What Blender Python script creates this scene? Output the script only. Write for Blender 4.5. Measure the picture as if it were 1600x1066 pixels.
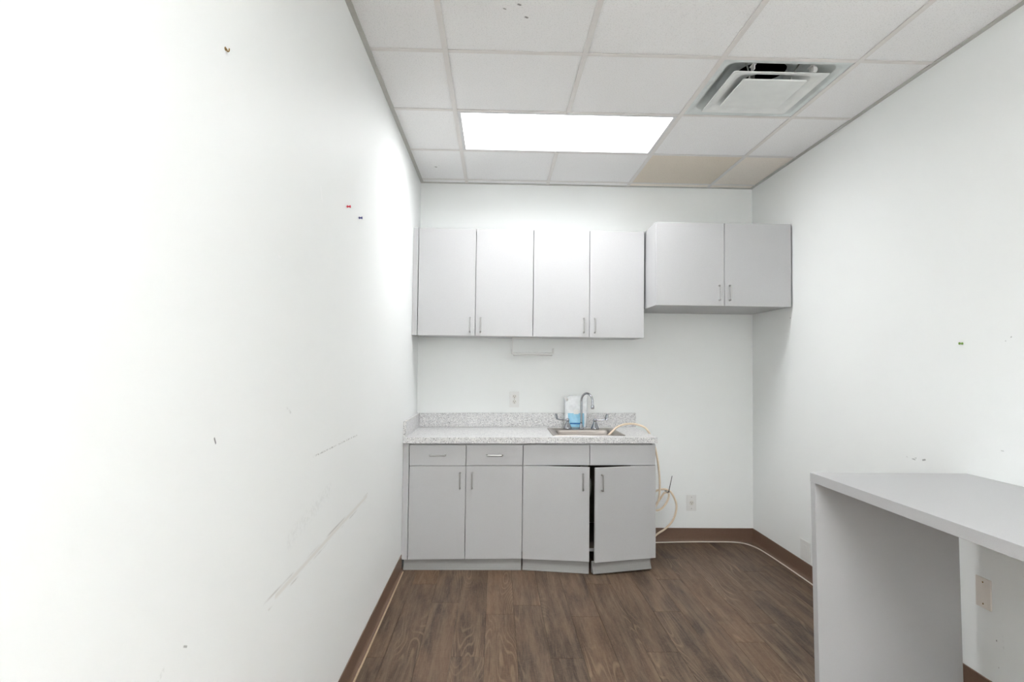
import bpy, bmesh, math, random
from mathutils import Matrix, Vector
random.seed(7)
PI = math.pi
for o in list(bpy.data.objects):
    bpy.data.objects.remove(o)
scene = bpy.context.scene
COL = scene.collection

# ------------------------------------------------------------------ camera
ZC = 1.3122
yaw, pit, rol, FPX = -2.62e-2, 3.75e-2, 1.17e-2, 936.3
f_ = Vector((-math.sin(yaw)*math.cos(pit), math.cos(yaw)*math.cos(pit), math.sin(pit)))
r0 = Vector((math.cos(yaw), math.sin(yaw), 0)); u0 = r0.cross(f_)
r_ = math.cos(rol)*r0 + math.sin(rol)*u0
u_ = -math.sin(rol)*r0 + math.cos(rol)*u0
cd = bpy.data.cameras.new('camera'); cam = bpy.data.objects.new('camera', cd)
COL.objects.link(cam)
m = Matrix.Identity(4)
for i in range(3):
    m[i][0] = r_[i]; m[i][1] = u_[i]; m[i][2] = -f_[i]
m[2][3] = ZC
cam.matrix_world = m
cd.sensor_width = 36; cd.sensor_fit = 'HORIZONTAL'; cd.lens = FPX/1600*36
cd.clip_start = 0.02
scene.camera = cam

# ------------------------------------------------------------------ world, exposure
w = bpy.data.worlds.new('world'); scene.world = w; w.use_nodes = True
w.node_tree.nodes['Background'].inputs[0].default_value = (0.97, 0.99, 1, 1)
w.node_tree.nodes['Background'].inputs[1].default_value = 0.3
LIGHT_1 = 5.5      # emission of the light over the cabinets
LIGHT_2 = 2.6     # emission of the light near the camera
FILL_LIGHT = 39.0      # emission of the unseen fill light added at the near end of the room
LCOL = (0.985, 0.995, 1.0, 1)
scene.view_settings.view_transform = 'Standard'
scene.view_settings.look = 'None'
scene.view_settings.exposure = 1.45
scene.view_settings.gamma = 1
scene.view_settings.use_curve_mapping = False

# room
XL, XR, YB, YF, H = -0.583, 1.94, 4.487, -2.9, 2.666

# ------------------------------------------------------------------ materials
def lin(c):
    return tuple(((v/255)/12.92 if v/255 <= .04045 else ((v/255+.055)/1.055)**2.4) for v in c) + (1,)

class NT:
    def __init__(s, name):
        s.m = bpy.data.materials.new(name); s.m.use_nodes = True
        s.t = s.m.node_tree; s.b = s.t.nodes['Principled BSDF']
    def n(s, typ, **kw):
        nd = s.t.nodes.new(typ)
        for k, v in kw.items(): setattr(nd, k, v)
        return nd
    def l(s, a, b): s.t.links.new(a, b)
    def setv(s, sock, v):
        if hasattr(v, 'is_output'): s.l(v, sock)
        else: sock.default_value = v
    def math(s, op, a, b=0.0, c=0.0, clamp=False):
        nd = s.n('ShaderNodeMath', operation=op); nd.use_clamp = clamp
        s.setv(nd.inputs[0], a); s.setv(nd.inputs[1], b); s.setv(nd.inputs[2], c)
        return nd.outputs[0]
    def noise(s, vec, scale, detail=2, rough=.5, dist=0):
        nd = s.n('ShaderNodeTexNoise')
        s.l(vec, nd.inputs['Vector']); nd.inputs['Scale'].default_value = scale
        nd.inputs['Detail'].default_value = detail; nd.inputs['Roughness'].default_value = rough
        nd.inputs['Distortion'].default_value = dist
        return nd.outputs['Fac']
    def mapv(s, vec, scale=(1,1,1), loc=(0,0,0), rot=(0,0,0)):
        nd = s.n('ShaderNodeMapping'); s.l(vec, nd.inputs[0])
        s.setv(nd.inputs['Location'], loc); nd.inputs['Scale'].default_value = scale
        nd.inputs['Rotation'].default_value = rot
        return nd.outputs[0]
    def mix(s, fac, a, b):
        nd = s.n('ShaderNodeMix', data_type='RGBA')
        s.setv(nd.inputs[0], fac); s.setv(nd.inputs[6], a); s.setv(nd.inputs[7], b)
        return nd.outputs[2]
    def ramp(s, fac, lo, hi, a=0.0, b=1.0):
        nd = s.n('ShaderNodeMapRange'); s.setv(nd.inputs[0], fac)
        nd.inputs[1].default_value = lo; nd.inputs[2].default_value = hi
        nd.inputs[3].default_value = a; nd.inputs[4].default_value = b
        return nd.outputs[0]
    def bump(s, h, strength=.1, dist=.001):
        nd = s.n('ShaderNodeBump'); nd.inputs['Strength'].default_value = strength
        nd.inputs['Distance'].default_value = dist; s.l(h, nd.inputs['Height'])
        s.l(nd.outputs[0], s.b.inputs['Normal'])
    def pos(s):
        return s.n('ShaderNodeNewGeometry').outputs['Position']
    def seg(s, p, a, b, wdt):
        """mask of a stroke from a to b (world points), soft edge wdt"""
        a = Vector(a); b = Vector(b); ab = b-a; L2 = max(ab.length_squared, 1e-9)
        d = s.n('ShaderNodeVectorMath', operation='SUBTRACT'); s.l(p, d.inputs[0]); d.inputs[1].default_value = a
        dt = s.n('ShaderNodeVectorMath', operation='DOT_PRODUCT'); s.l(d.outputs[0], dt.inputs[0]); dt.inputs[1].default_value = ab/L2
        t = s.math('MULTIPLY', dt.outputs['Value'], 1.0, clamp=True)
        sc = s.n('ShaderNodeVectorMath', operation='SCALE'); sc.inputs[0].default_value = ab; s.l(t, sc.inputs['Scale'])
        d2 = s.n('ShaderNodeVectorMath', operation='SUBTRACT'); s.l(d.outputs[0], d2.inputs[0]); s.l(sc.outputs[0], d2.inputs[1])
        ln = s.n('ShaderNodeVectorMath', operation='LENGTH'); s.l(d2.outputs[0], ln.inputs[0])
        return s.ramp(ln.outputs['Value'], wdt, wdt*.35, 0, 1), t

def simple(name, rgb, rough=.5, metal=0, noise=0, nscale=300, bump=0, spec=.5):
    k = NT(name)
    k.b.inputs['Roughness'].default_value = rough
    k.b.inputs['Metallic'].default_value = metal
    k.b.inputs['Specular IOR Level'].default_value = spec
    c = lin(rgb)
    p = k.pos(); nf = k.noise(p, nscale, 3)
    v = max(noise, .015)
    a = tuple(x*(1-v) for x in c[:3])+(1,); b = tuple(min(1, x*(1+v)) for x in c[:3])+(1,)
    k.l(k.mix(k.ramp(nf, .3, .7), a, b), k.b.inputs['Base Color'])
    if bump: k.bump(nf, bump, .001)
    return k.m

def wall_mat(name, rgb, dark=(), light=()):
    k = NT(name); p = k.pos()
    k.b.inputs['Roughness'].default_value = .55
    k.b.inputs['Specular IOR Level'].default_value = .3
    c = lin(rgb)
    n1 = k.noise(p, 1.3, 3)
    col = k.mix(k.ramp(n1, .3, .7), tuple(x*.985 for x in c[:3])+(1,), c)
    br = k.noise(p, 170, 2)
    for a, b, wd, st, rgb2, sc in dark:
        mk, t = k.seg(p, a, b, wd)
        nz = k.ramp(k.noise(p, sc, 2, .6), .45, .62) if sc else 1.0
        f = k.math('MULTIPLY', k.math('MULTIPLY', mk, nz), st)
        col = k.mix(f, col, lin(rgb2))
    k.l(col, k.b.inputs['Base Color'])
    h = k.math('ADD', k.noise(p, 120, 3), k.math('MULTIPLY', k.noise(p, 9, 2), .8))
    k.bump(h, .12, .0015)
    return k.m

WALL = (245, 247, 246)
def L(y, z): return (XL, y, z)
def Rr(y, z): return (XR, y, z)
left_marks = [
    (L(1.957, 1.005), L(2.562, 1.002), .004, .5, (120, 116, 112), 90),
    (L(1.55, .692), L(2.80, .708), .0045, .55, (172, 166, 158), 3.2),
    (L(1.65, .680), L(2.78, .698), .010, .5, (226, 222, 215), 0),
    (L(1.60, .664), L(2.75, .684), .004, .4, (186, 181, 175), 7),
    (L(1.75, .80), L(2.15, .86), .035, .12, (170, 170, 168), 75),
    (L(1.966, 1.885), L(1.985, 1.843), .004, .9, (255, 255, 255), 0),
    (L(1.50, 1.60), L(1.62, 1.59), .005, .5, (252, 252, 252), 40),
    (L(1.268, 1.149), L(1.274, 1.139), .0035, .8, (70, 70, 72), 0),
    (L(1.70, 1.18), L(1.74, 1.16), .005, .3, (150, 150, 150), 60),
    (L(1.17, .77), L(1.18, .765), .003, .6, (120, 118, 115), 0),
    (L(1.0, .70), L(1.10, .76), .006, .3, (160, 158, 156), 60),
    (L(.93, 2.04), L(.935, 2.035), .0025, .5, (120, 118, 116), 0),
]
right_marks = [
    (Rr(2.79, .895), Rr(2.735, .89), .004, .55, (120, 120, 120), 60),
    (Rr(2.735, .897), Rr(2.685, .902), .004, .65, (110, 110, 110), 60),
    (Rr(2.685, .896), Rr(2.67, .90), .005, .7, (110, 110, 110), 0),
    (Rr(3.90, 1.636), Rr(3.90, 1.632), .004, .8, (90, 90, 88), 0),
    (Rr(2.205, 1.435), Rr(2.207, 1.433), .003, .6, (120, 120, 120), 0),
    (Rr(2.23, 1.42), Rr(2.232, 1.42), .002, .6, (120, 120, 120), 0),
    (Rr(2.298, .268), Rr(2.298, .266), .003, .8, (80, 66, 50), 0),
    (Rr(2.29, .17), Rr(2.29, .168), .002, .6, (110, 100, 88), 0),
    (Rr(2.27, .30), Rr(2.265, .24), .003, .3, (150, 140, 125), 60),
    (Rr(2.26, 1.0), Rr(2.25, 1.0), .003, .35, (140, 140, 140), 0),
]
M_wall_left = wall_mat('wall paint left', WALL, left_marks)
M_wall_right = wall_mat('wall paint right', WALL, right_marks)
M_wall = wall_mat('wall paint', WALL, [((1.58, YB, .35), (1.60, YB, .36), .006, .25, (160, 160, 158), 50)])

# vinyl wood planks
def wood():
    lin = lambda c: tuple(v*t for v, t in zip(globals()['lin'](c)[:3], (.70, .665, .63)))+(1,)
    k = NT('vinyl oak plank'); p = k.pos()
    rnd = k.n('ShaderNodeObjectInfo').outputs['Random']
    cx = k.n('ShaderNodeCombineXYZ')
    k.l(k.math('MULTIPLY', rnd, 37.0), cx.inputs[0]); k.l(k.math('MULTIPLY', rnd, 91.0), cx.inputs[1]); k.l(k.math('MULTIPLY', rnd, 13.0), cx.inputs[2])
    ad = k.n('ShaderNodeVectorMath', operation='ADD'); k.l(p, ad.inputs[0]); k.l(cx.outputs[0], ad.inputs[1])
    v = ad.outputs[0]
    blot = k.noise(k.mapv(v, (13, 2.4, 1)), 1.0, 3, .55, .5)
    fine = k.noise(k.mapv(v, (300, 14, 1)), 1.0, 4, .7)
    streak = k.noise(k.mapv(v, (34, 2.0, 1)), 1.0, 3, .6, .3)
    fig = k.noise(k.mapv(v, (7.5, .9, 1)), 1.0, 1, .4, .25)
    ring = k.ramp(k.math('SINE', k.math('MULTIPLY', fig, 150.0)), .45, 1.0)
    cross = k.noise(k.mapv(v, (60, 380, 1)), 1.0, 2, .6)
    dk, md, lt, wm = lin((68, 53, 43)), lin((120, 97, 79)), lin((150, 131, 112)), lin((140, 104, 70))
    c = k.mix(k.ramp(blot, .36, .62), dk, md)
    c = k.mix(k.math('MULTIPLY', k.ramp(rnd, .3, 1.0), .38), c, wm)
    c = k.mix(k.math('MULTIPLY', k.ramp(k.math('FRACT', k.math('MULTIPLY', rnd, 7.3)), .0, 1.0), .35), c, dk)
    c = k.mix(k.math('MULTIPLY', k.ramp(streak, .45, .70), .55), c, lt)
    msk = k.ramp(k.noise(k.mapv(v, (5, 1.3, 1), (5, 2, 0)), 1.0, 1), .52, .64)
    c = k.mix(k.math('MULTIPLY', k.math('MULTIPLY', ring, msk), .42), c, lin((176, 156, 132)))
    c = k.mix(k.math('MULTIPLY', k.ramp(fine, .5, .72), .45), c, lin((158, 140, 120)))
    c = k.mix(k.math('MULTIPLY', k.ramp(fine, .46, .28), .5), c, lin((56, 44, 36)))
    c = k.mix(k.math('MULTIPLY', k.ramp(cross, .5, .72), .32), c, lin((158, 140, 120)))
    k.l(c, k.b.inputs['Base Color'])
    k.b.inputs['Roughness'].default_value = .5
    k.b.inputs['Specular IOR Level'].default_value = .35
    k.bump(k.math('ADD', fine, cross), .25, .0006)
    return k.m
M_wood = wood()

def terrazzo():
    k = NT('speckled countertop laminate'); p = k.pos()
    c = lin((222, 221, 220))
    n = k.noise(p, 60, 3)
    c = k.mix(k.ramp(n, .35, .65), c, lin((206, 205, 206)))
    for sc, thr, rad, rgb in ((120, .55, .40, (176, 176, 178)), (140, .70, .36, (140, 140, 144)), (100, .72, .40, (243, 243, 242)), (125, .84, .34, (92, 92, 98)), (170, .9, .36, (146, 128, 122))):
        vo = k.n('ShaderNodeTexVoronoi'); k.l(p, vo.inputs['Vector']); vo.inputs['Scale'].default_value = sc
        sep = k.n('ShaderNodeSeparateColor'); k.l(vo.outputs['Color'], sep.inputs[0])
        a = k.math('GREATER_THAN', sep.outputs[0], thr)
        d = k.ramp(vo.outputs['Distance'], rad, rad*.7)
        c = k.mix(k.math('MULTIPLY', a, d), c, lin(rgb))
    k.l(c, k.b.inputs['Base Color']); k.b.inputs['Roughness'].default_value = .3
    return k.m
M_top = terrazzo()

def tile_mat(name, rgb):
    k = NT(name); p = k.pos(); c = lin(rgb)
    n = k.noise(p, 190, 4, .7); n2 = k.noise(p, 420, 2)
    fis = k.ramp(n, .36, .46)
    col = k.mix(fis, tuple(x*.84 for x in c[:3])+(1,), c)
    col = k.mix(k.math('MULTIPLY', k.ramp(n2, .6, .7), .35), col, tuple(x*.82 for x in c[:3])+(1,))
    for q, r in (((.016, 2.243), .006), ((.071, 2.214), .008), ((.102, 2.296), .008), ((.12, 2.33), .003),
                 ((-.434, 4.121), .009), ((-.41, 4.09), .004), ((-.46, 4.08), .004), ((1.77, 4.0), .004)):
        mk, t = k.seg(p, (q[0]-.003, q[1], H), (q[0]+.003, q[1]+.004, H), r)
        col = k.mix(k.math('MULTIPLY', mk, .8), col, lin((70, 62, 52)))
    k.l(col, k.b.inputs['Base Color']); k.b.inputs['Roughness'].default_value = .9
    k.b.inputs['Specular IOR Level'].default_value = .1
    k.bump(n, .35, .002)
    return k.m
M_tile = tile_mat('mineral fibre tile', (251, 251, 251))
M_tile_beige = tile_mat('warm lit mineral fibre tile', (235, 226, 212))  # warm light on this tile is painted into its colour
M_tile_warm = tile_mat('faintly warm lit tile', (250, 243, 234))  # fainter warm light painted into the neighbouring tiles and back strip
M_tee = simple('white grid steel', (232, 229, 226), .45, 0, .02, 40)
M_angle = simple('wall angle steel', (196, 195, 190), .5, 0, .03, 40)
M_slab = simple('concrete slab', (120, 118, 114), .9, 0, .08, 8)
M_sub = simple('floor underlay', (40, 33, 28), .9)
M_cab = simple('light grey laminate', (186, 186, 187), .42, 0, .045, 520)
M_cabin = simple('dark inside sheet', (92, 84, 74), .7, 0, .05, 60)
M_kick = simple('grey vinyl kick', (146, 145, 143), .45, 0, .03, 200)
M_base = simple('brown vinyl base', (112, 88, 73), .42, 0, .04, 60)
M_caulk = simple('tan adhesive strip', (176, 154, 128), .6, 0, .08, 60)
M_chrome = simple('polished chrome', (165, 167, 173), .10, 1, .02, 40)
M_satin = simple('satin nickel', (176, 175, 173), .28, 1, .03, 300)
M_steel = simple('brushed stainless', (166, 159, 153), .3, 1, .05, 200)
M_white = simple('white plastic', (232, 232, 230), .35)
M_ivory = simple('pale plastic plate', (224, 222, 216), .35)
M_beigeplate = simple('beige painted plate', (236, 229, 221), .45)
M_dark = simple('black slot', (28, 28, 28), .6)
M_black = simple('black nylon', (34, 36, 38), .45)
M_hose = simple('cream rubber hose', (228, 211, 188), .45, 0, .05, 40)
M_cord = simple('off white cable sheath', (226, 218, 208), .45)
M_diff = simple('diffuser enamel', (238, 241, 239), .4, 0, .03, 14)
M_diffin = simple('dusty diffuser pan', (222, 228, 227), .5, 0, .10, 9)
M_neck = simple('black duct liner', (22, 22, 23), .9)
M_housing = simple('reflector enamel', (222, 222, 222), .4)
M_red = simple('red plastic', (205, 30, 60), .35)
M_blue = simple('dark blue plastic', (44, 44, 120), .35)
M_green = simple('green plastic', (110, 150, 50), .35)
M_brass = simple('aged brass', (150, 120, 70), .4, 1, .2, 400)
M_liquid = simple('blue soap', (138, 192, 218), .25, 0, .08, 60)
M_band = simple('blue print', (20, 106, 168), .35)
M_pipe = simple('grey drain pipe', (168, 168, 166), .4)
def film():
    k = NT('clear pouch film')
    k.b.inputs['Base Color'].default_value = lin((240, 243, 245)); k.b.inputs['Roughness'].default_value = .18
    tr = k.n('ShaderNodeBsdfTransparent'); mx = k.n('ShaderNodeMixShader')
    nf = k.noise(k.pos(), 26, 2)
    k.l(k.ramp(nf, .3, .7, .74, .93), mx.inputs[0]); k.l(tr.outputs[0], mx.inputs[1]); k.l(k.b.outputs[0], mx.inputs[2])
    k.l(mx.outputs[0], k.t.nodes['Material Output'].inputs[0])
    return k.m
M_film = film()
def emit(name, strength):
    k = NT(name); e = k.n('ShaderNodeEmission'); e.inputs[0].default_value = LCOL; e.inputs[1].default_value = strength
    k.l(e.outputs[0], k.t.nodes['Material Output'].inputs[0]); return k.m
M_lens = [emit('lit lens over cabinets', LIGHT_1), emit('lit lens near camera', LIGHT_2), emit('added fill lens at near end', FILL_LIGHT)]

# ------------------------------------------------------------------ mesh helpers
WORLD = {}
def box(bm, x0, x1, y0, y1, z0, z1, bev=0):
    r = bmesh.ops.create_cube(bm, size=1)
    M = Matrix.Translation(((x0+x1)/2, (y0+y1)/2, (z0+z1)/2)) @ Matrix.Diagonal((abs(x1-x0), abs(y1-y0), abs(z1-z0), 1))
    bmesh.ops.transform(bm, matrix=M, verts=r['verts'])
    if bev:
        es = list({e for v in r['verts'] for e in v.link_edges})
        bmesh.ops.bevel(bm, geom=es, offset=bev, segments=2, affect='EDGES', profile=.5)
def B(*a, **k):
    bm = bmesh.new(); box(bm, *a, **k); return bm
def catmull(pts, n=8):
    pts = [Vector(p) for p in pts]; out = []
    for i in range(len(pts)-1):
        p0 = pts[max(i-1, 0)]; p1 = pts[i]; p2 = pts[i+1]; p3 = pts[min(i+2, len(pts)-1)]
        for j in range(n):
            t = j/n
            out.append(.5*((2*p1)+(-p0+p2)*t+(2*p0-5*p1+4*p2-p3)*t*t+(-p0+3*p1-3*p2+p3)*t**3))
    out.append(pts[-1]); return out
def tube(bm, pts, rad, seg=10, flat=None):
    """rad float or list; flat=(a,b) scales the two axes of the section"""
    pts = [Vector(p) for p in pts]; n = len(pts)
    rads = rad if isinstance(rad, (list, tuple)) else [rad]*n
    t0 = (pts[1]-pts[0]).normalized()
    up = Vector((0, 0, 1)) if abs(t0.z) < .9 else Vector((0, 1, 0))
    nrm = (up - t0*up.dot(t0)).normalized(); rings = []
    for i, p in enumerate(pts):
        t = (pts[min(i+1, n-1)]-pts[max(i-1, 0)]).normalized()
        nrm = (nrm - t*nrm.dot(t)).normalized(); bn = t.cross(nrm)
        fa, fb = flat if flat else (1, 1)
        rings.append([bm.verts.new(p + nrm*math.cos(2*PI*k/seg)*rads[i]*fa + bn*math.sin(2*PI*k/seg)*rads[i]*fb) for k in range(seg)])
    for a, b in zip(rings, rings[1:]):
        for k in range(seg):
            bm.faces.new((a[k], a[(k+1) % seg], b[(k+1) % seg], b[k])).smooth = True
    bm.faces.new(list(reversed(rings[0]))); bm.faces.new(rings[-1])
def lathe(bm, c, prof, seg=24, axis='Z'):
    c = Vector(c); rings = []
    for r, h in prof:
        rg = []
        for k in range(seg):
            a = 2*PI*k/seg; v = Vector((math.cos(a)*r, math.sin(a)*r, h))
            if axis == 'Y': v = Vector((v.x, h, v.y))
            if axis == 'X': v = Vector((h, v.x, v.y))
            rg.append(bm.verts.new(c+v))
        rings.append(rg)
    for a, b in zip(rings, rings[1:]):
        for k in range(seg):
            bm.faces.new((a[k], a[(k+1) % seg], b[(k+1) % seg], b[k])).smooth = True
    bm.faces.new(list(reversed(rings[0]))); bm.faces.new(rings[-1])
def prism(bm, pts, d, axis):
    """extrude polygon pts (3D) along vector d"""
    a = [bm.verts.new(p) for p in pts]; b = [bm.verts.new(Vector(p)+Vector(d)) for p in pts]
    bm.faces.new(a); bm.faces.new(list(reversed(b)))
    n = len(a)
    for i in range(n): bm.faces.new((a[i], b[i], b[(i+1) % n], a[(i+1) % n]))

def obj(name, bm, mat, parent=None, M=None, label=None, origin=None):
    """bm in world coordinates (after M); stored relative to the parent / to origin"""
    if M is not None: bm.transform(M)
    bmesh.ops.recalc_face_normals(bm, faces=bm.faces)
    if parent is not None:
        bm.transform(WORLD[parent.name].inverted())
    elif origin is not None:
        bm.transform(Matrix.Translation(-Vector(origin)))
    me = bpy.data.meshes.new(name); bm.to_mesh(me); bm.free()
    me.materials.append(mat)
    o = bpy.data.objects.new(name, me); COL.objects.link(o)
    if parent is not None:
        o.parent = parent; WORLD[o.name] = WORLD[parent.name].copy()
    else:
        Mo = Matrix.Translation(origin) if origin is not None else Matrix.Identity(4)
        o.location = origin if origin is not None else (0, 0, 0)
        WORLD[o.name] = Mo
    if label: o['label'] = label
    return o
def thing(name, label, cat, loc, group=None):
    o = bpy.data.objects.new(name, None); COL.objects.link(o)
    o.empty_display_size = .05; o.location = loc
    WORLD[o.name] = Matrix.Translation(loc)
    o['label'] = label; o['category'] = cat
    if group: o['group'] = group
    return o
def tag(o, label, cat, group=None):
    o['label'] = label; o['category'] = cat
    if group: o['group'] = group
    return o
def struct(name, bm, mat, label=None):
    o = obj(name, bm, mat); o['kind'] = 'structure'
    if label: o['label'] = label
    return o

# ------------------------------------------------------------------ shell
struct('wall_left', B(XL-.1, XL, YF-.1, YB+.1, 0, H+.28), M_wall_left, 'long white painted wall on the left with scuffs and pin holes')
struct('wall_right', B(XR, XR+.1, YF-.1, YB+.1, 0, H+.28), M_wall_right, 'white painted wall on the right behind the desk')
struct('wall_back', B(XL, XR, YB, YB+.1, 0, H+.28), M_wall, 'white end wall behind the cabinets')
struct('wall_front', B(XL, XR, YF-.1, YF, 0, H+.28), M_wall, 'white wall at the near end of the room')

floor = struct('floor', B(XL-.1, XR+.1, YF-.1, YB+.1, -.08, -.006), M_sub, 'brown oak-look vinyl plank floor')
W = .1485; X0 = -.0365
joints = {-4: 3.95, -3: 3.613, -2: 3.338, -1: 2.735, 0: 3.187, 1: 3.304, 2: 2.717, 3: 3.157, 4: 3.62, 5: 2.775, 6: 3.222, 7: 3.70, 8: 2.87, 9: 3.08, 10: 3.52, 11: 2.62, 12: 3.95, 13: 3.3}
PL = 1.22
for c in range(-4, 14):
    xa, xb = max(X0+c*W, XL), min(X0+(c+1)*W, XR)
    if xb-xa < .004: continue
    j = joints.get(c, 3.3)
    while j > YF: j -= PL
    y = j
    while y < YB:
        ya, yb = max(y, YF), min(y+PL, YB)
        if yb-ya > .01:
            obj('floor_plank', B(xa+.0006, xb-.0006, ya+.0006, yb-.0006, -.006, 0, bev=.0005), M_wood, floor)
        y += PL

# baseboards: vinyl cove with a flared toe
def cove(name, prof, run, mat, label):
    """prof: list of (out, z); run: ((p0),(p1), outward normal)"""
    p0, p1, nrm = run; bm = bmesh.new()
    pts = [Vector(p0)+Vector(nrm)*o_+Vector((0, 0, z)) for o_, z in prof]
    prism(bm, pts, Vector(p1)-Vector(p0), None)
    return struct(name, bm, mat, label)
COVE = [(0, 0), (.014, 0), (.012, .003), (.007, .009), (.0045, .02), (.004, .03), (.004, .098), (.002, .1), (0, .1)]
cove('baseboard_left', COVE, ((XL, YF, 0), (XL, 3.845, 0), (1, 0, 0)), M_base, 'brown vinyl cove base along the left wall')
cove('baseboard_right', COVE, ((XR, YF, 0), (XR, YB, 0), (-1, 0, 0)), M_base, 'brown vinyl cove base along the right wall')
cove('baseboard_back', COVE, ((1.04, YB, 0), (XR, YB, 0), (0, -1, 0)), M_base, 'brown vinyl cove base along the end wall')
cove('baseboard_front', COVE, ((XL, YF, 0), (XR, YF, 0), (0, 1, 0)), M_base, 'brown vinyl cove base along the near wall')
bm = bmesh.new()
yy = 1.0
while yy < 3.80:
    l_ = random.uniform(.25, .6); a = random.uniform(.0, .003)
    box(bm, XL+.013+a, XL+.021+a, yy, min(yy+l_, 3.82), 0, .0015); yy += l_+random.choice([.0, .0, .012])
struct('trim_1', bm, M_caulk, 'tan adhesive line along the foot of the left base')

# ------------------------------------------------------------------ ceiling
ceiling = struct('ceiling', B(XL-.1, XR+.1, YF-.1, YB+.1, H+.28, H+.36), M_slab, 'suspended ceiling of white mineral tiles in a white grid')
T = .61; GX = [-.238+i*T for i in range(4)]; 
ks = list(range(-9, 4)); GY = [2.563+k*T for k in ks if 2.563+k*T > YF+.05]
xs = [XL]+GX+[XR]; ys = [YF]+GY+[YB]
def near(a, b): return abs(a-b) < .02
LY = [(3.173, 3.783), (.123, .733), (-2.317, -1.707)]
def is_light(x0, x1, y0, y1):
    return any(near(y0, a) for a, b in LY) and (near(x0, GX[0]) or near(x0, GX[1]))
tn = 0
for i in range(len(xs)-1):
    for j in range(len(ys)-1):
        x0, x1, y0, y1 = xs[i], xs[i+1], ys[j], ys[j+1]
        if is_light(x0, x1, y0, y1): continue
        if near(x0, GX[2]) and near(y0, 2.563): continue
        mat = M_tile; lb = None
        if near(x0, GX[2]) and near(y0, 3.783): mat = M_tile_beige; lb = 'beige tile with warm light painted in'
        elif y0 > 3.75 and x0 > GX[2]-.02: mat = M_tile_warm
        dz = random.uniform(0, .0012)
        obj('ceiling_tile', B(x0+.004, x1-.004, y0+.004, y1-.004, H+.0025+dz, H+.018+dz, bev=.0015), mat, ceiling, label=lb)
def tee(name, x0, x1, y0, y1, along):
    bm = bmesh.new(); h = .012
    if along == 'Y':
        box(bm, x0-h, x0+h, y0, y1, H-.001, H+.0015); box(bm, x0-.001, x0+.001, y0, y1, H, H+.04)
    else:
        box(bm, x0, x1, y0-h, y0+h, H-.0004, H+.0018); box(bm, x0, x1, y0-.001, y0+.001, H, H+.032)
    return obj(name, bm, M_tee, ceiling)
for i, x in enumerate(GX):
    if i == 1:
        cuts = [YF]+[v for ab in sorted(LY) for v in ab]+[YB]
        for a, b in zip(cuts[::2], cuts[1::2]): tee('cross_tee', x, 0, a, b, 'Y')
    else: tee('main_tee', x, 0, YF, YB, 'Y')
for y in GY:
    for x0, x1 in zip(xs[:-1], xs[1:]):
        tee('cross_tee', x0+.012, x1-.012, y, 0, 'X')
for (a, b, c, d) in ((XL, XL+.022, YF, YB), (XR-.022, XR, YF, YB)):
    obj('wall_angle', B(a, b, c, d, H-.0018, H+.002), M_angle, ceiling)
for (a, b, c, d) in ((XL+.022, XR-.022, YB-.022, YB), (XL+.022, XR-.022, YF, YF+.022)):
    obj('wall_angle', B(a, b, c, d, H-.0016, H+.002), M_angle, ceiling)

# recessed lights
def troffer(y0, y1, mat, label):
    x0, x1 = GX[0]+.0125, GX[2]-.0125; y0 += .0125; y1 -= .0125
    t = thing('ceiling_light', label, 'light', ((x0+x1)/2, (y0+y1)/2, H))
    bm = bmesh.new(); D = .115; th = .004
    box(bm, x0, x0+th, y0, y1, H-.001, H+D); box(bm, x1-th, x1, y0, y1, H-.001, H+D)
    box(bm, x0+th, x1-th, y0, y0+th, H-.001, H+D); box(bm, x0+th, x1-th, y1-th, y1, H-.001, H+D)
    box(bm, x0, x1, y0, y1, H+D+.006, H+D+.012)
    obj('housing', bm, M_housing, t)
    bm = bmesh.new(); e = .014
    box(bm, x0+th, x1-th, y0+th, y0+th+e, H-.001, H+.003); box(bm, x0+th, x1-th, y1-th-e, y1-th, H-.001, H+.003)
    box(bm, x0+th, x0+th+e, y0+th+e, y1-th-e, H-.001, H+.003); box(bm, x1-th-e, x1-th, y0+th+e, y1-th-e, H-.001, H+.003)
    obj('door_frame', bm, M_housing, t)
    obj('lens', B(x0+th, x1-th, y0+th, y1-th, H+D-.004, H+D), mat, t, label='glowing white lens')
troffer(3.173, 3.783, M_lens[0], 'long bright recessed ceiling light above the wall cabinets')
troffer(.123, .733, M_lens[1], 'recessed ceiling light overhead by the camera, outside the picture')
troffer(-2.317, -1.707, M_lens[2], 'added fill light, recessed in the ceiling at the near end of the room, behind the camera')  # unseen, added to lift the overall brightness

# air diffuser
dx0, dx1, dy0, dy1 = GX[2]+.013, GX[3]-.013, 2.576, 3.160
dcx, dcy = (dx0+dx1)/2, (dy0+dy1)/2
dif = thing('air_diffuser', 'square white ceiling air diffuser with stepped plates and dark duct opening', 'vent', (dcx, dcy, H))
def sqring(bm, prof, seg_n=8, rr=.03, close=True):
    """square loops: prof list of (half, z); rounded corners radius rr scaled"""
    rings = []
    for q in prof:
        hf, z = q[:2]; r = min(q[2] if len(q) > 2 else rr, hf); loop = []
        for qx, qy, a0 in ((1, 1, 0), (-1, 1, PI/2), (-1, -1, PI), (1, -1, 3*PI/2)):
            for s in range(seg_n+1):
                a = a0+PI/2*s/seg_n
                loop.append(bm.verts.new((dcx+qx*(hf-r)+math.cos(a)*r, dcy+qy*(hf-r)+math.sin(a)*r, z)))
        rings.append(loop)
    n = len(rings[0])
    prs = list(zip(rings, rings[1:]))
    if close: prs.append((rings[-1], rings[0]))
    for a, b in prs:
        for k in range(n): bm.faces.new((a[k], a[(k+1) % n], b[(k+1) % n], b[k]))
    return rings
HW = (dx1-dx0)/2
bm = bmesh.new()
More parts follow.
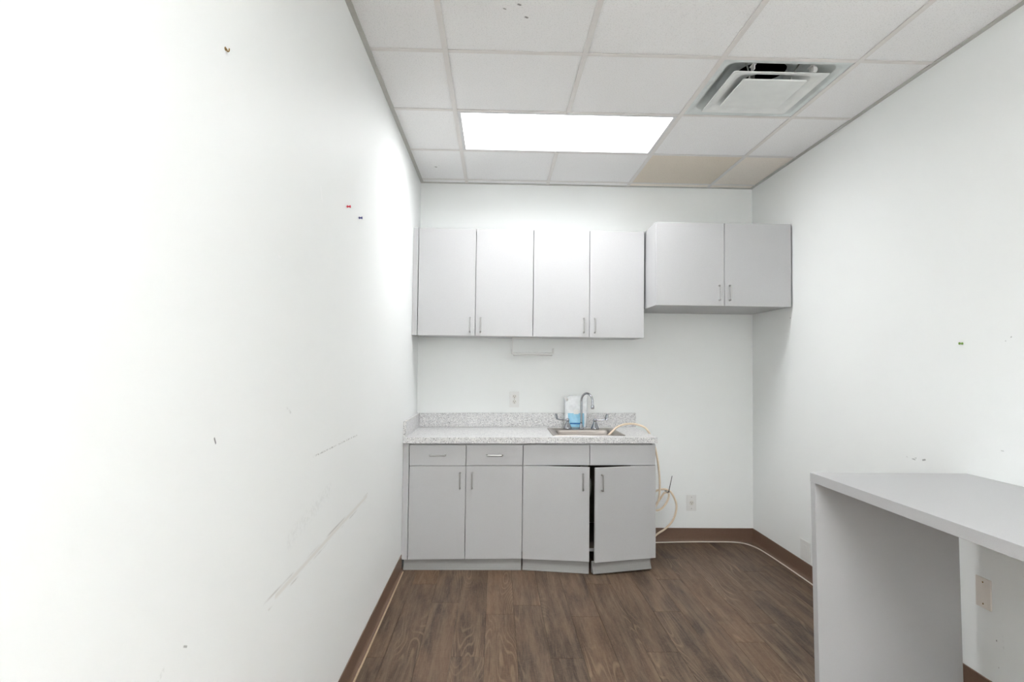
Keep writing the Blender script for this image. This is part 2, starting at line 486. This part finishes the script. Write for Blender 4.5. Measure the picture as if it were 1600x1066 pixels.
sqring(bm, [(HW, H+.001, .004), (HW-.010, H-.002, .01), (.268, H+.001, .04), (.252, H+.012, .05), (.238, H+.030, .06), (.218, H+.055, .08), (.185, H+.075, .10), (.140, H+.085, .12), (.118, H+.092, .118), (.116, H+.105, .116), (.120, H+.105, .12), (.145, H+.090, .12), (.19, H+.08, .10), (.225, H+.058, .08), (HW, H+.006, .01)], rr=.03)
obj('back_pan', bm, M_diffin, dif)
bm = bmesh.new(); lathe(bm, (dcx, dcy, H), [(.117, .100), (.117, .26), (.113, .26), (.113, .10)], 40); 
obj('duct_neck', bm, M_neck, dif)
bm = bmesh.new()
sqring(bm, [(.222, H-.013, .01), (.220, H-.016, .01), (.196, H-.012, .02), (.172, H-.002, .04), (.148, H+.014, .06), (.118, H+.030, .09), (.100, H+.046, .10), (.101, H+.048, .10), (.122, H+.033, .09), (.152, H+.018, .06), (.176, H+.003, .04), (.198, H-.008, .02)])
obj('outer_plate', bm, M_diff, dif)
bm = bmesh.new()
r_s = sqring(bm, [(.150, H-.012), (.152, H-.015), (.150, H-.019), (.10, H-.021), (.03, H-.022)], rr=.008, close=False)
bm.faces.new(r_s[-1]); bm.faces.new(list(reversed(r_s[0])))
obj('center_plate', bm, M_diff, dif)
for s, q in ((-1, -1), (1, -1), (-1, 1), (1, 1)):
    bm = bmesh.new()
    tube(bm, [(dcx+s*.10, dcy+q*.1, H-.012), (dcx+s*.10, dcy+q*.1, H+.03), (dcx+s*.13, dcy+q*.13, H+.082)], .004, 6)
    obj('plate_hanger', bm, M_satin, dif)
for sx in (-.135, .135):
    bm = bmesh.new(); box(bm, dcx+sx-.009, dcx+sx+.009, dcy-.238, dcy-.200, H+.012, H+.016, bev=.001)
    box(bm, dcx+sx-.002, dcx+sx+.002, dcy-.238, dcy-.200, H-.010, H+.012)
    if sx > 0: lathe(bm, (dcx+sx+.012, dcy-.220, H+.003), [(.015, -.003), (.015, .003)], 16, 'Y')
    obj('clip', bm, M_white, dif)
# duct damper seen through the opening
bm = bmesh.new(); box(bm, dcx-.105, dcx+.105, dcy+.03, dcy+.034, H+.16, H+.21); box(bm, dcx-.034, dcx-.022, dcy+.02, dcy+.10, H+.055, H+.15)
obj('damper', bm, M_pipe, dif)

# ------------------------------------------------------------------ cabinet helpers
G = .0016
def pull(x, y, z, vert=True, d=1):
    """wire pull centred at x,z on a face at y (facing -Y)"""
    bm = bmesh.new(); hl = .048; so = .027
    p = []
    for s, o_ in ((-hl, 0), (-hl, so*.7), (-hl+.002, so*.93), (-hl+.008, so), (0, so), (hl-.008, so), (hl-.002, so*.93), (hl, so*.7), (hl, 0)):
        p.append((x, y-o_, z+s) if vert else (x+s, y-o_, z))
    tube(bm, catmull(p, 4), .0047, 10)
    for s in (-hl, hl):
        c = (x, y, z+s) if vert else (x+s, y, z)
        lathe(bm, c, [(.0065, 0), (.0065, -.003), (.0045, -.004)], 12, 'Y')
    return bm
def door(root, x0, x1, z0, z1, yf, M=None, hx=None, hz=None, name='door', vert=True, th=.019):
    d = obj(name, B(x0+G, x1-G, yf, yf+th, z0+G, z1-G, bev=.0012), M_cab, root, M)
    if hx is not None:
        hb = pull(hx, yf, hz, vert)
        if M is not None: hb.transform(M)
        obj('handle', hb, M_satin, d, label='satin metal wire pull')
    return d
def carcass(x0, x1, y0, y1, z0, z1, top=True, t=.018, back=True):
    bm = bmesh.new()
    box(bm, x0, x0+t, y0, y1, z0, z1); box(bm, x1-t, x1, y0, y1, z0, z1)
    box(bm, x0+t, x1-t, y0, y1, z0, z0+t)
    if top: box(bm, x0+t, x1-t, y0, y1, z1-t, z1)
    if back: box(bm, x0+t, x1-t, y1-.006, y1, z0+t, z1-(t if top else 0))
    return bm

# upper cabinets
UZ0, UZ1, UY = 1.500, 2.246, 4.130
def upper(x0, xm, x1, y, z0, z1, label, hoff, hz):
    t = thing('wall_cabinet', label, 'cabinet', ((x0+x1)/2, YB-.002, z0))
    obj('body', carcass(x0+.0005, x1-.0005, y+.021, YB-.001, z0, z1), M_cab, t)
    door(t, x0, xm, z0-.002, z1, y, hx=xm-hoff, hz=hz)
    door(t, xm, x1, z0-.002, z1, y, hx=x1-(x1-xm)+hoff, hz=hz)
    return t
uc = upper(-.5435, -.147, .2515, UY, UZ0, UZ1, 'grey two-door wall cabinet against the left wall, with a filler strip', .037, 1.576)
obj('filler_panel', B(XL+.001, -.5465, UY+.004, UY+.022, UZ0, UZ1, bev=.001), M_cab, uc)
upper(.2525, .643, 1.0255, UY, UZ0, UZ1, 'grey two-door wall cabinet above the sink', .038, 1.582)
uc3 = upper(1.0355, 1.488, 1.932, 3.866, 1.704, 2.252, 'deep short two-door grey wall cabinet mounted higher beside the right wall', .034, 1.790)

# base cabinets (the run is not quite level: it rises a little to the right)
SH = Matrix.Identity(4); SH[2][0] = .0088; SH[2][3] = .0088*.10
BY = 3.840; BZ0, BZD, BZ1 = .072, .660, .793
KZ = .002
def kick_bm(x0, x1, y, left_round=False):
    bm = bmesh.new()
    prof = [(0, .0), (-.021, .0), (-.0205, .003), (-.015, .012), (-.009, .024), (-.005, .034), (-.0035, .042), (-.0035, .070), (0, .070)]
    prism(bm, [Vector((x0, y+a, z)) for a, z in prof], (x1-x0, 0, 0), None)
    box(bm, x0, x1, y, y+.016, .0, .070)
    return bm
bc1 = thing('base_cabinet', 'grey base cabinet with two drawers over two doors, against the left wall', 'cabinet', (-.18, 4.15, 0))
obj('body', carcass(-.542, .1785, BY+.021, YB-.001, .072, BZ1+.008), M_cab, bc1, SH)
obj('filler_panel', B(XL+.001, -.5445, BY+.002, BY+.02, BZ0, BZ1+.008, bev=.001), M_cab, bc1, SH)
for x0, x1, hx in ((-.542, -.1825, -.219), (-.1825, .1785, -.143)):
    door(bc1, x0, x1, BZ0, BZD, BY, SH, hx, .567)
    door(bc1, x0, x1, BZD, BZ1, BY, SH, (x0+x1)/2, .728, name='drawer', vert=False)
obj('toe_kick', kick_bm(-.570, .176, BY+.036), M_kick, bc1)

bc2 = thing('base_cabinet', 'grey sink base cabinet with two doors standing ajar', 'cabinet', (.607, 4.15, 0))
obj('body', carcass(.1800, 1.031, BY+.021, YB-.001, .112, BZ1+.008, top=False), M_cab, bc2, SH)
bm = B(.1990, 1.012, YB-.012, YB-.008, .135, BZ1-.01); box(bm, .1990, 1.012, BY+.022, YB-.013, .1305, .132)
obj('dark_sheet', bm, M_cabin, bc2, SH)  # dark sheets added on back and bottom to darken the view between doors
bm = B(.1990, 1.012, BY+.022, BY+.040, BZD+.02, BZ1+.004)
obj('front_rail', bm, M_cab, bc2, SH)
for x0, x1 in ((.1800, .6065), (.6065, 1.031)):
    door(bc2, x0, x1, BZD, BZ1, BY, SH, name='false_front')
def hinge(hx, hy, ang):
    return Matrix.Translation((hx, hy, 0)) @ Matrix.Rotation(ang, 4, 'Z') @ Matrix.Translation((-hx, -hy, 0))
ML = SH @ hinge(.180, BY+.006, -math.radians(8.8))
MR = SH @ hinge(1.034, BY+.012, math.radians(13.0))
dl = door(bc2, .1800, .6040, BZ0, BZD, BY, ML, .563, .567)
dr = door(bc2, .6160, 1.034, BZ0, BZD, BY+.006, MR, .660, .567)
kl = kick_bm(.181, .600, BY+.036); kl.transform(Matrix.Translation((0, 0, KZ))); obj('toe_kick', kl, M_kick, dl, hinge(.180, BY+.006, -math.radians(9.4)))
kr = kick_bm(.612, 1.012, BY+.042); kr.transform(Matrix.Translation((0, 0, KZ))); obj('toe_kick', kr, M_kick, dr, SH @ hinge(1.034, BY+.012, math.radians(13.6)))

# ------------------------------------------------------------------ countertop with sink cut-out
CY, CZ0, CZ1 = 3.824, .8035, .8405
SX0, SX1, SY0, SY1 = .385, .842, 3.915, 4.345
ct = thing('countertop', 'white speckled laminate countertop with backsplash over the base cabinets', 'countertop', (.23, 4.15, CZ0))
bm = bmesh.new()
gx = [XL+.001, SX0+.01, SX1-.01, 1.038]; gy = [CY, SY0+.01, SY1-.01, YB-.001]
vt = {}
for iz, z in enumerate((CZ0, CZ1)):
    for i, x in enumerate(gx):
        for j, y in enumerate(gy): vt[i, j, iz] = bm.verts.new((x, y, z))
for i in range(3):
    for j in range(3):
        if (i, j) == (1, 1): continue
        for iz in (0, 1): bm.faces.new([vt[i, j, iz], vt[i+1, j, iz], vt[i+1, j+1, iz], vt[i, j+1, iz]])
def wallq(a, b): bm.faces.new([vt[a[0], a[1], 0], vt[b[0], b[1], 0], vt[b[0], b[1], 1], vt[a[0], a[1], 1]])
for i in range(3): wallq((i, 0), (i+1, 0)); wallq((i, 3), (i+1, 3)); wallq((0, i), (0, i+1)); wallq((3, i), (3, i+1))
wallq((1, 1), (2, 1)); wallq((1, 2), (2, 2)); wallq((1, 1), (1, 2)); wallq((2, 1), (2, 2))
obj('worktop', bm, M_top, ct, SH)
obj('backsplash', B(XL+.022, 1.050, YB-.021, YB-.001, CZ1+.0003, .943, bev=.0015), M_top, ct, SH)
obj('side_splash', B(XL+.001, XL+.021, CY, YB-.001, CZ1+.0003, .943, bev=.0015), M_top, ct, SH)

# sink
sk = thing('sink', 'small stainless steel drop-in sink in the countertop', 'sink', ((SX0+SX1)/2, (SY0+SY1)/2, CZ1))
def rrect(x0, x1, y0, y1, r, z, n=6):
    out = []
    for cx, cy, a0 in ((x1-r, y1-r, 0), (x0+r, y1-r, PI/2), (x0+r, y0+r, PI), (x1-r, y0+r, 3*PI/2)):
        for s in range(n+1):
            a = a0+PI/2*s/n; out.append((cx+math.cos(a)*r, cy+math.sin(a)*r, z))
    return out
bm = bmesh.new(); zt = CZ1
loops = [rrect(SX0-.010, SX1+.010, SY0-.012, SY1+.006, .012, zt+.0005), rrect(SX0-.008, SX1+.008, SY0-.010, SY1+.004, .012, zt+.004),
         rrect(SX0, SX1, SY0, SY1-.002, .012, zt+.0035), rrect(.418, .800, 3.962, 4.235, .035, zt+.0005), rrect(.422, .796, 3.966, 4.231, .035, zt-.006),
         rrect(.428, .790, 3.972, 4.225, .035, zt-.135), rrect(.445, .773, 3.989, 4.208, .03, zt-.15), rrect(.58, .64, 4.07, 4.13, .029, zt-.156)]
rs = [[bm.verts.new(p) for p in lp] for lp in loops]; n = len(rs[0])
for a, b in zip(rs, rs[1:]):
    for k in range(n): bm.faces.new((a[k], a[(k+1) % n], b[(k+1) % n], b[k])).smooth = True
bm.faces.new(rs[-1])
obj('basin', bm, M_steel, sk, SH)
bm = bmesh.new(); lathe(bm, (.61, 4.10, zt-.153), [(.028, 0), (.028, .003), (.02, .004), (.019, .001)], 20)
obj('strainer', bm, M_chrome, sk, SH)
bm = bmesh.new(); tube(bm, catmull([(.61, 4.10, zt-.16), (.61, 4.10, .52), (.61, 4.09, .45), (.615, 4.06, .41), (.625, 4.03, .45), (.63, 4.04, .52), (.63, 4.15, .54), (.63, 4.40, .54)], 6), .019, 14)
tube(bm, [(.61, 4.10, .60), (.61, 4.10, .625)], .026, 14)
obj('drain_pipe', bm, M_pipe, sk)

# faucet
FY = 4.305; FZ = CZ1+.0098
fc = thing('faucet', 'chrome gooseneck faucet with two wrist-blade handles behind the sink', 'faucet', (.617, FY, FZ))
bm = bmesh.new()
lathe(bm, (.617, FY, FZ-.002), [(.019, 0), (.019, .006), (.013, .014), (.012, .030), (.0095, .034), (.0095, .04)], 20)
obj('base_collar', bm, M_chrome, fc)
bm = bmesh.new(); pts = [(.617, FY, FZ+.03), (.617, FY, FZ+.10), (.617, FY, 1.035)]
dxs, dys = .066, -.085; Rr_ = .5
for a in [PI-PI*1.02*i/10 for i in range(0, 11)]:
    u = (1+math.cos(a))/2; pts.append((.617+dxs*u, FY+dys*u, 1.050+.055*math.sin(a)))
pts.append((.617+dxs*1.01, FY+dys*1.01, 1.022))
tube(bm, catmull(pts, 3), .0078, 14)
obj('spout', bm, M_chrome, fc)
bm = bmesh.new(); lathe(bm, (.617+dxs*1.01, FY+dys*1.01, .998), [(.010, 0), (.012, .004), (.012, .018), (.009, .028)], 18)
obj('aerator', bm, M_chrome, fc)
for s, hx in ((-1, .519), (1, .716)):
    bm = bmesh.new()
    lathe(bm, (hx, FY, FZ), [(.030, 0), (.030, .004), (.026, .014), (.018, .034), (.0125, .046), (.0115, .052), (.0135, .058), (.012, .070), (.004, .074)], 22)
    obj('valve', bm, M_chrome, fc)
    bm = bmesh.new(); a = FZ+.062
    tube(bm, catmull([(hx, FY, a), (hx+s*.03, FY-.002, a), (hx+s*.055, FY-.005, a+.001), (hx+s*.072, FY-.008, a+.006)], 4), .0048, 10)
    bl = bmesh.new()
    tube(bl, catmull([(hx+s*.066, FY-.008, a+.002), (hx+s*.078, FY-.009, a+.012), (hx+s*.083, FY-.010, a+.028), (hx+s*.087, FY-.012, a+.045)], 4),
         [.006, .008, .010, .012, .0135, .0145, .015, .0148, .0145, .014, .013, .0115, .008], 12, flat=(.3, 1))
    bl.transform(Matrix.Translation((hx+s*.082, FY-.01, 0)) @ Matrix.Rotation(s*math.radians(50), 4, 'Z') @ Matrix.Translation((-hx-s*.082, -FY+.01, 0)))
    hb = obj('handle', bm, M_chrome, fc); obj('blade', bl, M_chrome, hb)

# soap refill pouch
pz = CZ1+.0105; pcx, pcy, pw, ph = .588, 4.392, .088, .234
po = thing('refill_pouch', 'clear plastic refill pouch half full of blue soap behind the faucet', 'pouch', (pcx, pcy, pz))
def pouch(z0, z1, sc, off, nu=22, nv=26, cut=True):
    bm = bmesh.new(); F = []
    for side in (-1, 1):
        g = []
        for j in range(nv+1):
            v = j/nv; zz = z0+(z1-z0)*v; vv = min(1.0, (zz-pz)/ph)
            row = []
            for i in range(nu+1):
                u = -1+2*i/nu
                w_ = pw*sc*(1-.10*(1-vv)*(1 if vv < .9 else 1))
                th = (.036*(1-vv)**.9+.002)*math.sqrt(max(0, 1-u*u))*off
                wr = .0012*math.sin(u*9+vv*14)*(1-u*u)
                top = ph*(1-.0) if True else 0
                z_ = zz
                if cut and vv > .8:   # sloping cut corner at the left, little dip at the middle
                    lim = .87+.13*min(1, max(0, (u+1.0)/.45)); lim = lim-.02*math.exp(-((u-.2)/.25)**2)
                    z_ = pz+ph*(.8+(vv-.8)/.2*(lim-.8))
                lean = .02*vv
                row.append(bm.verts.new((pcx+u*w_+.004*vv, pcy+side*th+wr+lean, z_)))
            g.append(row)
        F.append(g)
        for j in range(nv):
            for i in range(nu):
                f = bm.faces.new((g[j][i], g[j][i+1], g[j+1][i+1], g[j+1][i])); f.smooth = True
    a, b = F
    for g1, g2, idx in ((a[0], b[0], 0), (a[nv], b[nv], 1)):
        for i in range(nu):
            bm.faces.new((g1[i], g1[i+1], g2[i+1], g2[i]))
    bmesh.ops.remove_doubles(bm, verts=bm.verts, dist=1e-5)
    return bm
obj('film', pouch(pz, pz+ph, 1, 1), M_film, po)
obj('soap', pouch(pz+.004, pz+.103, .97, 1.04, cut=False), M_liquid, po, label='blue soap')
bm = bmesh.new(); box(bm, pcx-.045, pcx+.03, pcy-.0392, pcy-.0382, pz+.026, pz+.037); obj('print_band', bm, M_band, po, label='dark blue printed band')
bm = bmesh.new(); box(bm, pcx-.018, pcx+.018, pcy-.026, pcy-.025, pz+.098, pz+.130, bev=.0004); obj('print_panel', bm, M_white, po, label='white printed panel')
bm = bmesh.new(); tube(bm, [(pcx-.060, pcy+.014, pz+ph-.040), (pcx-.086, pcy+.010, pz+ph-.012)], [.011, .008], 12); obj('pour_spout', bm, M_white, po)

# ------------------------------------------------------------------ paper towel holder
hx0, hx1, hy = .113, .412, 4.31
th_ = thing('paper_towel_holder', 'empty white wire paper towel holder under the wall cabinets', 'holder', (.22, hy, UZ0))
obj('mounting_plate', B(hx0+.004, hx0+.215, hy-.02, hy+.02, UZ0-.008, UZ0-.0005, bev=.002), M_white, th_)
bm = bmesh.new(); box(bm, hx0, hx0+.010, hy-.016, hy+.016, 1.385, UZ0-.006, bev=.002)
obj('arm', bm, M_white, th_)
bm = bmesh.new()
tube(bm, catmull([(hx0+.004, hy, 1.418), (hx0+.004, hy, 1.395), (hx0+.014, hy, 1.384), (.26, hy, 1.384), (hx1-.012, hy, 1.386), (hx1-.002, hy, 1.395), (hx1, hy, 1.425)], 5), .0075, 12)
obj('roll_bar', bm, M_white, th_)
bm = bmesh.new(); tube(bm, [(hx0+.01, hy+.02, 1.372), (hx1-.006, hy+.02, 1.374)], .005, 10)
obj('lower_bar', bm, M_white, th_)

# ------------------------------------------------------------------ outlets and plates
def plate(name, label, c, w_, h_, face, mat=M_white, kind='duplex'):
    """face 'Y' faces -Y on end wall, 'X' faces -X on right wall"""
    t = thing(name, label, 'outlet' if kind in ('duplex', 'single') else 'wall plate', c)
    def put(nm, bm, mt, par=t):
        if face == 'X': bm.transform(Matrix.Rotation(-PI/2, 4, 'Z'))
        bm.transform(Matrix.Translation(c)); return obj(nm, bm, mt, par)
    put('cover_plate', B(-w_/2, w_/2, -.006, 0, -h_/2, h_/2, bev=.002), mat)
    cs = {'duplex': (-.0195, .0195), 'single': (0,)}.get(kind, ())
    for dz in cs:
        bm = bmesh.new(); lathe(bm, (0, 0, dz), [(.0155 if kind == 'duplex' else .018, -.0055), (.0155 if kind == 'duplex' else .018, -.0078)], 24, 'Y')
        sock = put('socket', bm, M_ivory)
        bm = bmesh.new()
        box(bm, -.0075, -.0050, -.0084, -.0079, dz-.0005, dz+.008); box(bm, .0050, .0075, -.0084, -.0079, dz, dz+.0075)
        lathe(bm, (0, 0, dz-.007), [(.0028, -.0079), (.0028, -.0084)], 10, 'Y')
        put('slots', bm, M_dark, sock)
    sc = {'duplex': (0,), 'single': (-.042, .042), 'blank': (-.042, .042), 'jack': ()}[kind]
    for dz in sc:
        bm = bmesh.new(); lathe(bm, (0, 0, dz), [(.0032, -.0058), (.0032, -.0070), (.002, -.0075)], 12, 'Y')
        put('screw', bm, M_satin if kind != 'blank' else M_brass)
    if kind == 'jack': put('insert', B(-.017, .017, -.0070, -.0055, -.033, .033, bev=.0007), M_white)
    return t
plate('electrical_outlet', 'white duplex outlet on the end wall above the countertop', (.140, YB, 1.046), .072, .117, 'Y')
plate('electrical_outlet', 'white single-socket outlet low on the end wall beside the hose', (1.473, YB, .287), .074, .118, 'Y', kind='single')
plate('wall_plate', 'white wall plate low on the right wall above the brown base', (XR, 3.722, .172), .114, .120, 'X', kind='jack')
plate('wall_plate', 'blank beige wall plate under the desk on the right wall', (XR, 2.352, .428), .074, .118, 'X', mat=M_beigeplate, kind='blank')

# ------------------------------------------------------------------ desk
DZ1, DZ0 = .882, .845; DX0, DX1, DY1, DY0 = 1.287, XR-.001, 2.432, -.25  # out-of-view near end lengthened to deepen the shade underneath
dk = thing('desk', 'light grey laminate desk top on a slab end panel along the right wall', 'desk', (1.6, 1.5, 0))
obj('desktop', B(DX0, DX1, DY0, DY1, DZ0, DZ1, bev=.001), M_cab, dk)
LM = Matrix.Identity(4); LM[0][2] = -.016; LM[0][3] = .016*DZ0; LM[1][2] = 0
for y in (DY1-.036, DY0+.0):
    obj('end_panel', B(DX0+.001, 1.872, y, y+.035, .0, DZ0-.0003, bev=.001), M_cab, dk, LM)

# ------------------------------------------------------------------ pins, nails
def pushpin(name, label, c, nrm, mat, L_=.016):
    bm = bmesh.new(); ax = 'X'
    s = 1 if nrm > 0 else -1
    lathe(bm, c, [(.0008, 0), (.0008, s*.004), (.0050, s*.004), (.0048, s*.006), (.0028, s*.008), (.0026, s*.013), (.0050, s*.015), (.0052, s*.0175), (.002, s*.018)], 14, 'X')
    return tag(obj(name, bm, mat, origin=c), label, 'pin')
pushpin('push_pin', 'red push pin in the left wall', (XL, 2.295, 1.907), 1, M_red)
pushpin('push_pin', 'dark blue push pin in the left wall below the red one', (XL, 2.495, 1.912), 1, M_blue)
pushpin('push_pin', 'green push pin in the right wall above the desk', (XR, 2.438, 1.417), -1, M_green)
bm = bmesh.new(); c = (XL, 1.264, 1.973)
tube(bm, catmull([(XL, c[1], c[2]), (XL+.003, c[1], c[2]-.001), (XL+.004, c[1]+.001, c[2]-.005), (XL+.006, c[1]+.004, c[2]-.003), (XL+.006, c[1]+.005, c[2]+.003)], 4), .0013, 8)
lathe(bm, c, [(.004, 0), (.004, .001)], 12, 'X')
tag(obj('wall_hook', bm, M_brass, origin=c), 'small bent brass hook high on the left wall', 'hook')

# ------------------------------------------------------------------ hose and cable
hz_ = .007
P = [(.735, 4.04, .775), (.750, 4.04, .82), (.785, 4.06, .852), (.84, 4.12, .884), (.90, 4.15, .900), (.96, 4.16, .902), (1.02, 4.16, .888), (1.055, 4.15, .862), (1.085, 4.14, .80),
     (1.105, 4.12, .73), (1.126, 4.12, .612), (1.135, 4.12, .482), (1.125, 4.12, .385), (1.098, 4.11, .335), (1.112, 4.10, .322), (1.150, 4.10, .342), (1.184, 4.10, .392),
     (1.192, 4.105, .438), (1.165, 4.115, .437), (1.142, 4.125, .400), (1.105, 4.135, .352), (1.072, 4.145, .36), (1.085, 4.15, .42), (1.135, 4.145, .452), (1.190, 4.135, .455), (1.228, 4.13, .42),
     (1.252, 4.125, .345), (1.228, 4.12, .256), (1.175, 4.12, .195), (1.115, 4.12, .155), (1.070, 4.12, .11), (1.062, 4.13, .05), (1.070, 4.16, .012), (1.085, 4.22, hz_+.001), (1.10, 4.32, hz_+.001)]
ho = thing('hose', 'cream rubber hose running from the sink over the counter edge into a tied coil', 'hose', (1.10, 4.12, 0))
bm = bmesh.new(); tube(bm, catmull(P, 7), hz_, 10); obj('tube', bm, M_hose, ho)
bm = bmesh.new()
tube(bm, [(1.186+.014*math.cos(a), 4.12+.026*math.sin(a), .447) for a in [2*PI*i/14 for i in range(15)]], .0025, 6)
tube(bm, [(1.182, 4.09, .447), (1.187, 4.085, .455), (1.205, 4.07, .562)], [.004, .003, .0022], 8)
obj('tie', bm, M_black, ho, label='black tie with a long tail')

cz = .0045
C = [(1.045, 4.425, cz), (1.12, 4.438, cz), (1.205, 4.443, cz), (1.317, 4.452, cz), (1.47, 4.463, cz), (1.638, 4.465, cz), (1.76, 4.462, cz), (1.845, 4.43, cz), (1.893, 4.33, cz),
     (1.908, 4.20, cz), (1.915, 3.95, cz), (1.917, 3.68, cz), (1.918, 3.30, cz), (1.919, 2.80, cz), (1.918, 2.2, cz), (1.915, 1.4, cz)]
bm = bmesh.new(); tube(bm, catmull(C, 7), .0042, 8)
tag(obj('cable', bm, M_cord, origin=(1.5, 4.46, 0)), 'off-white cable on the floor along the brown base, round the corner to the desk', 'cable')
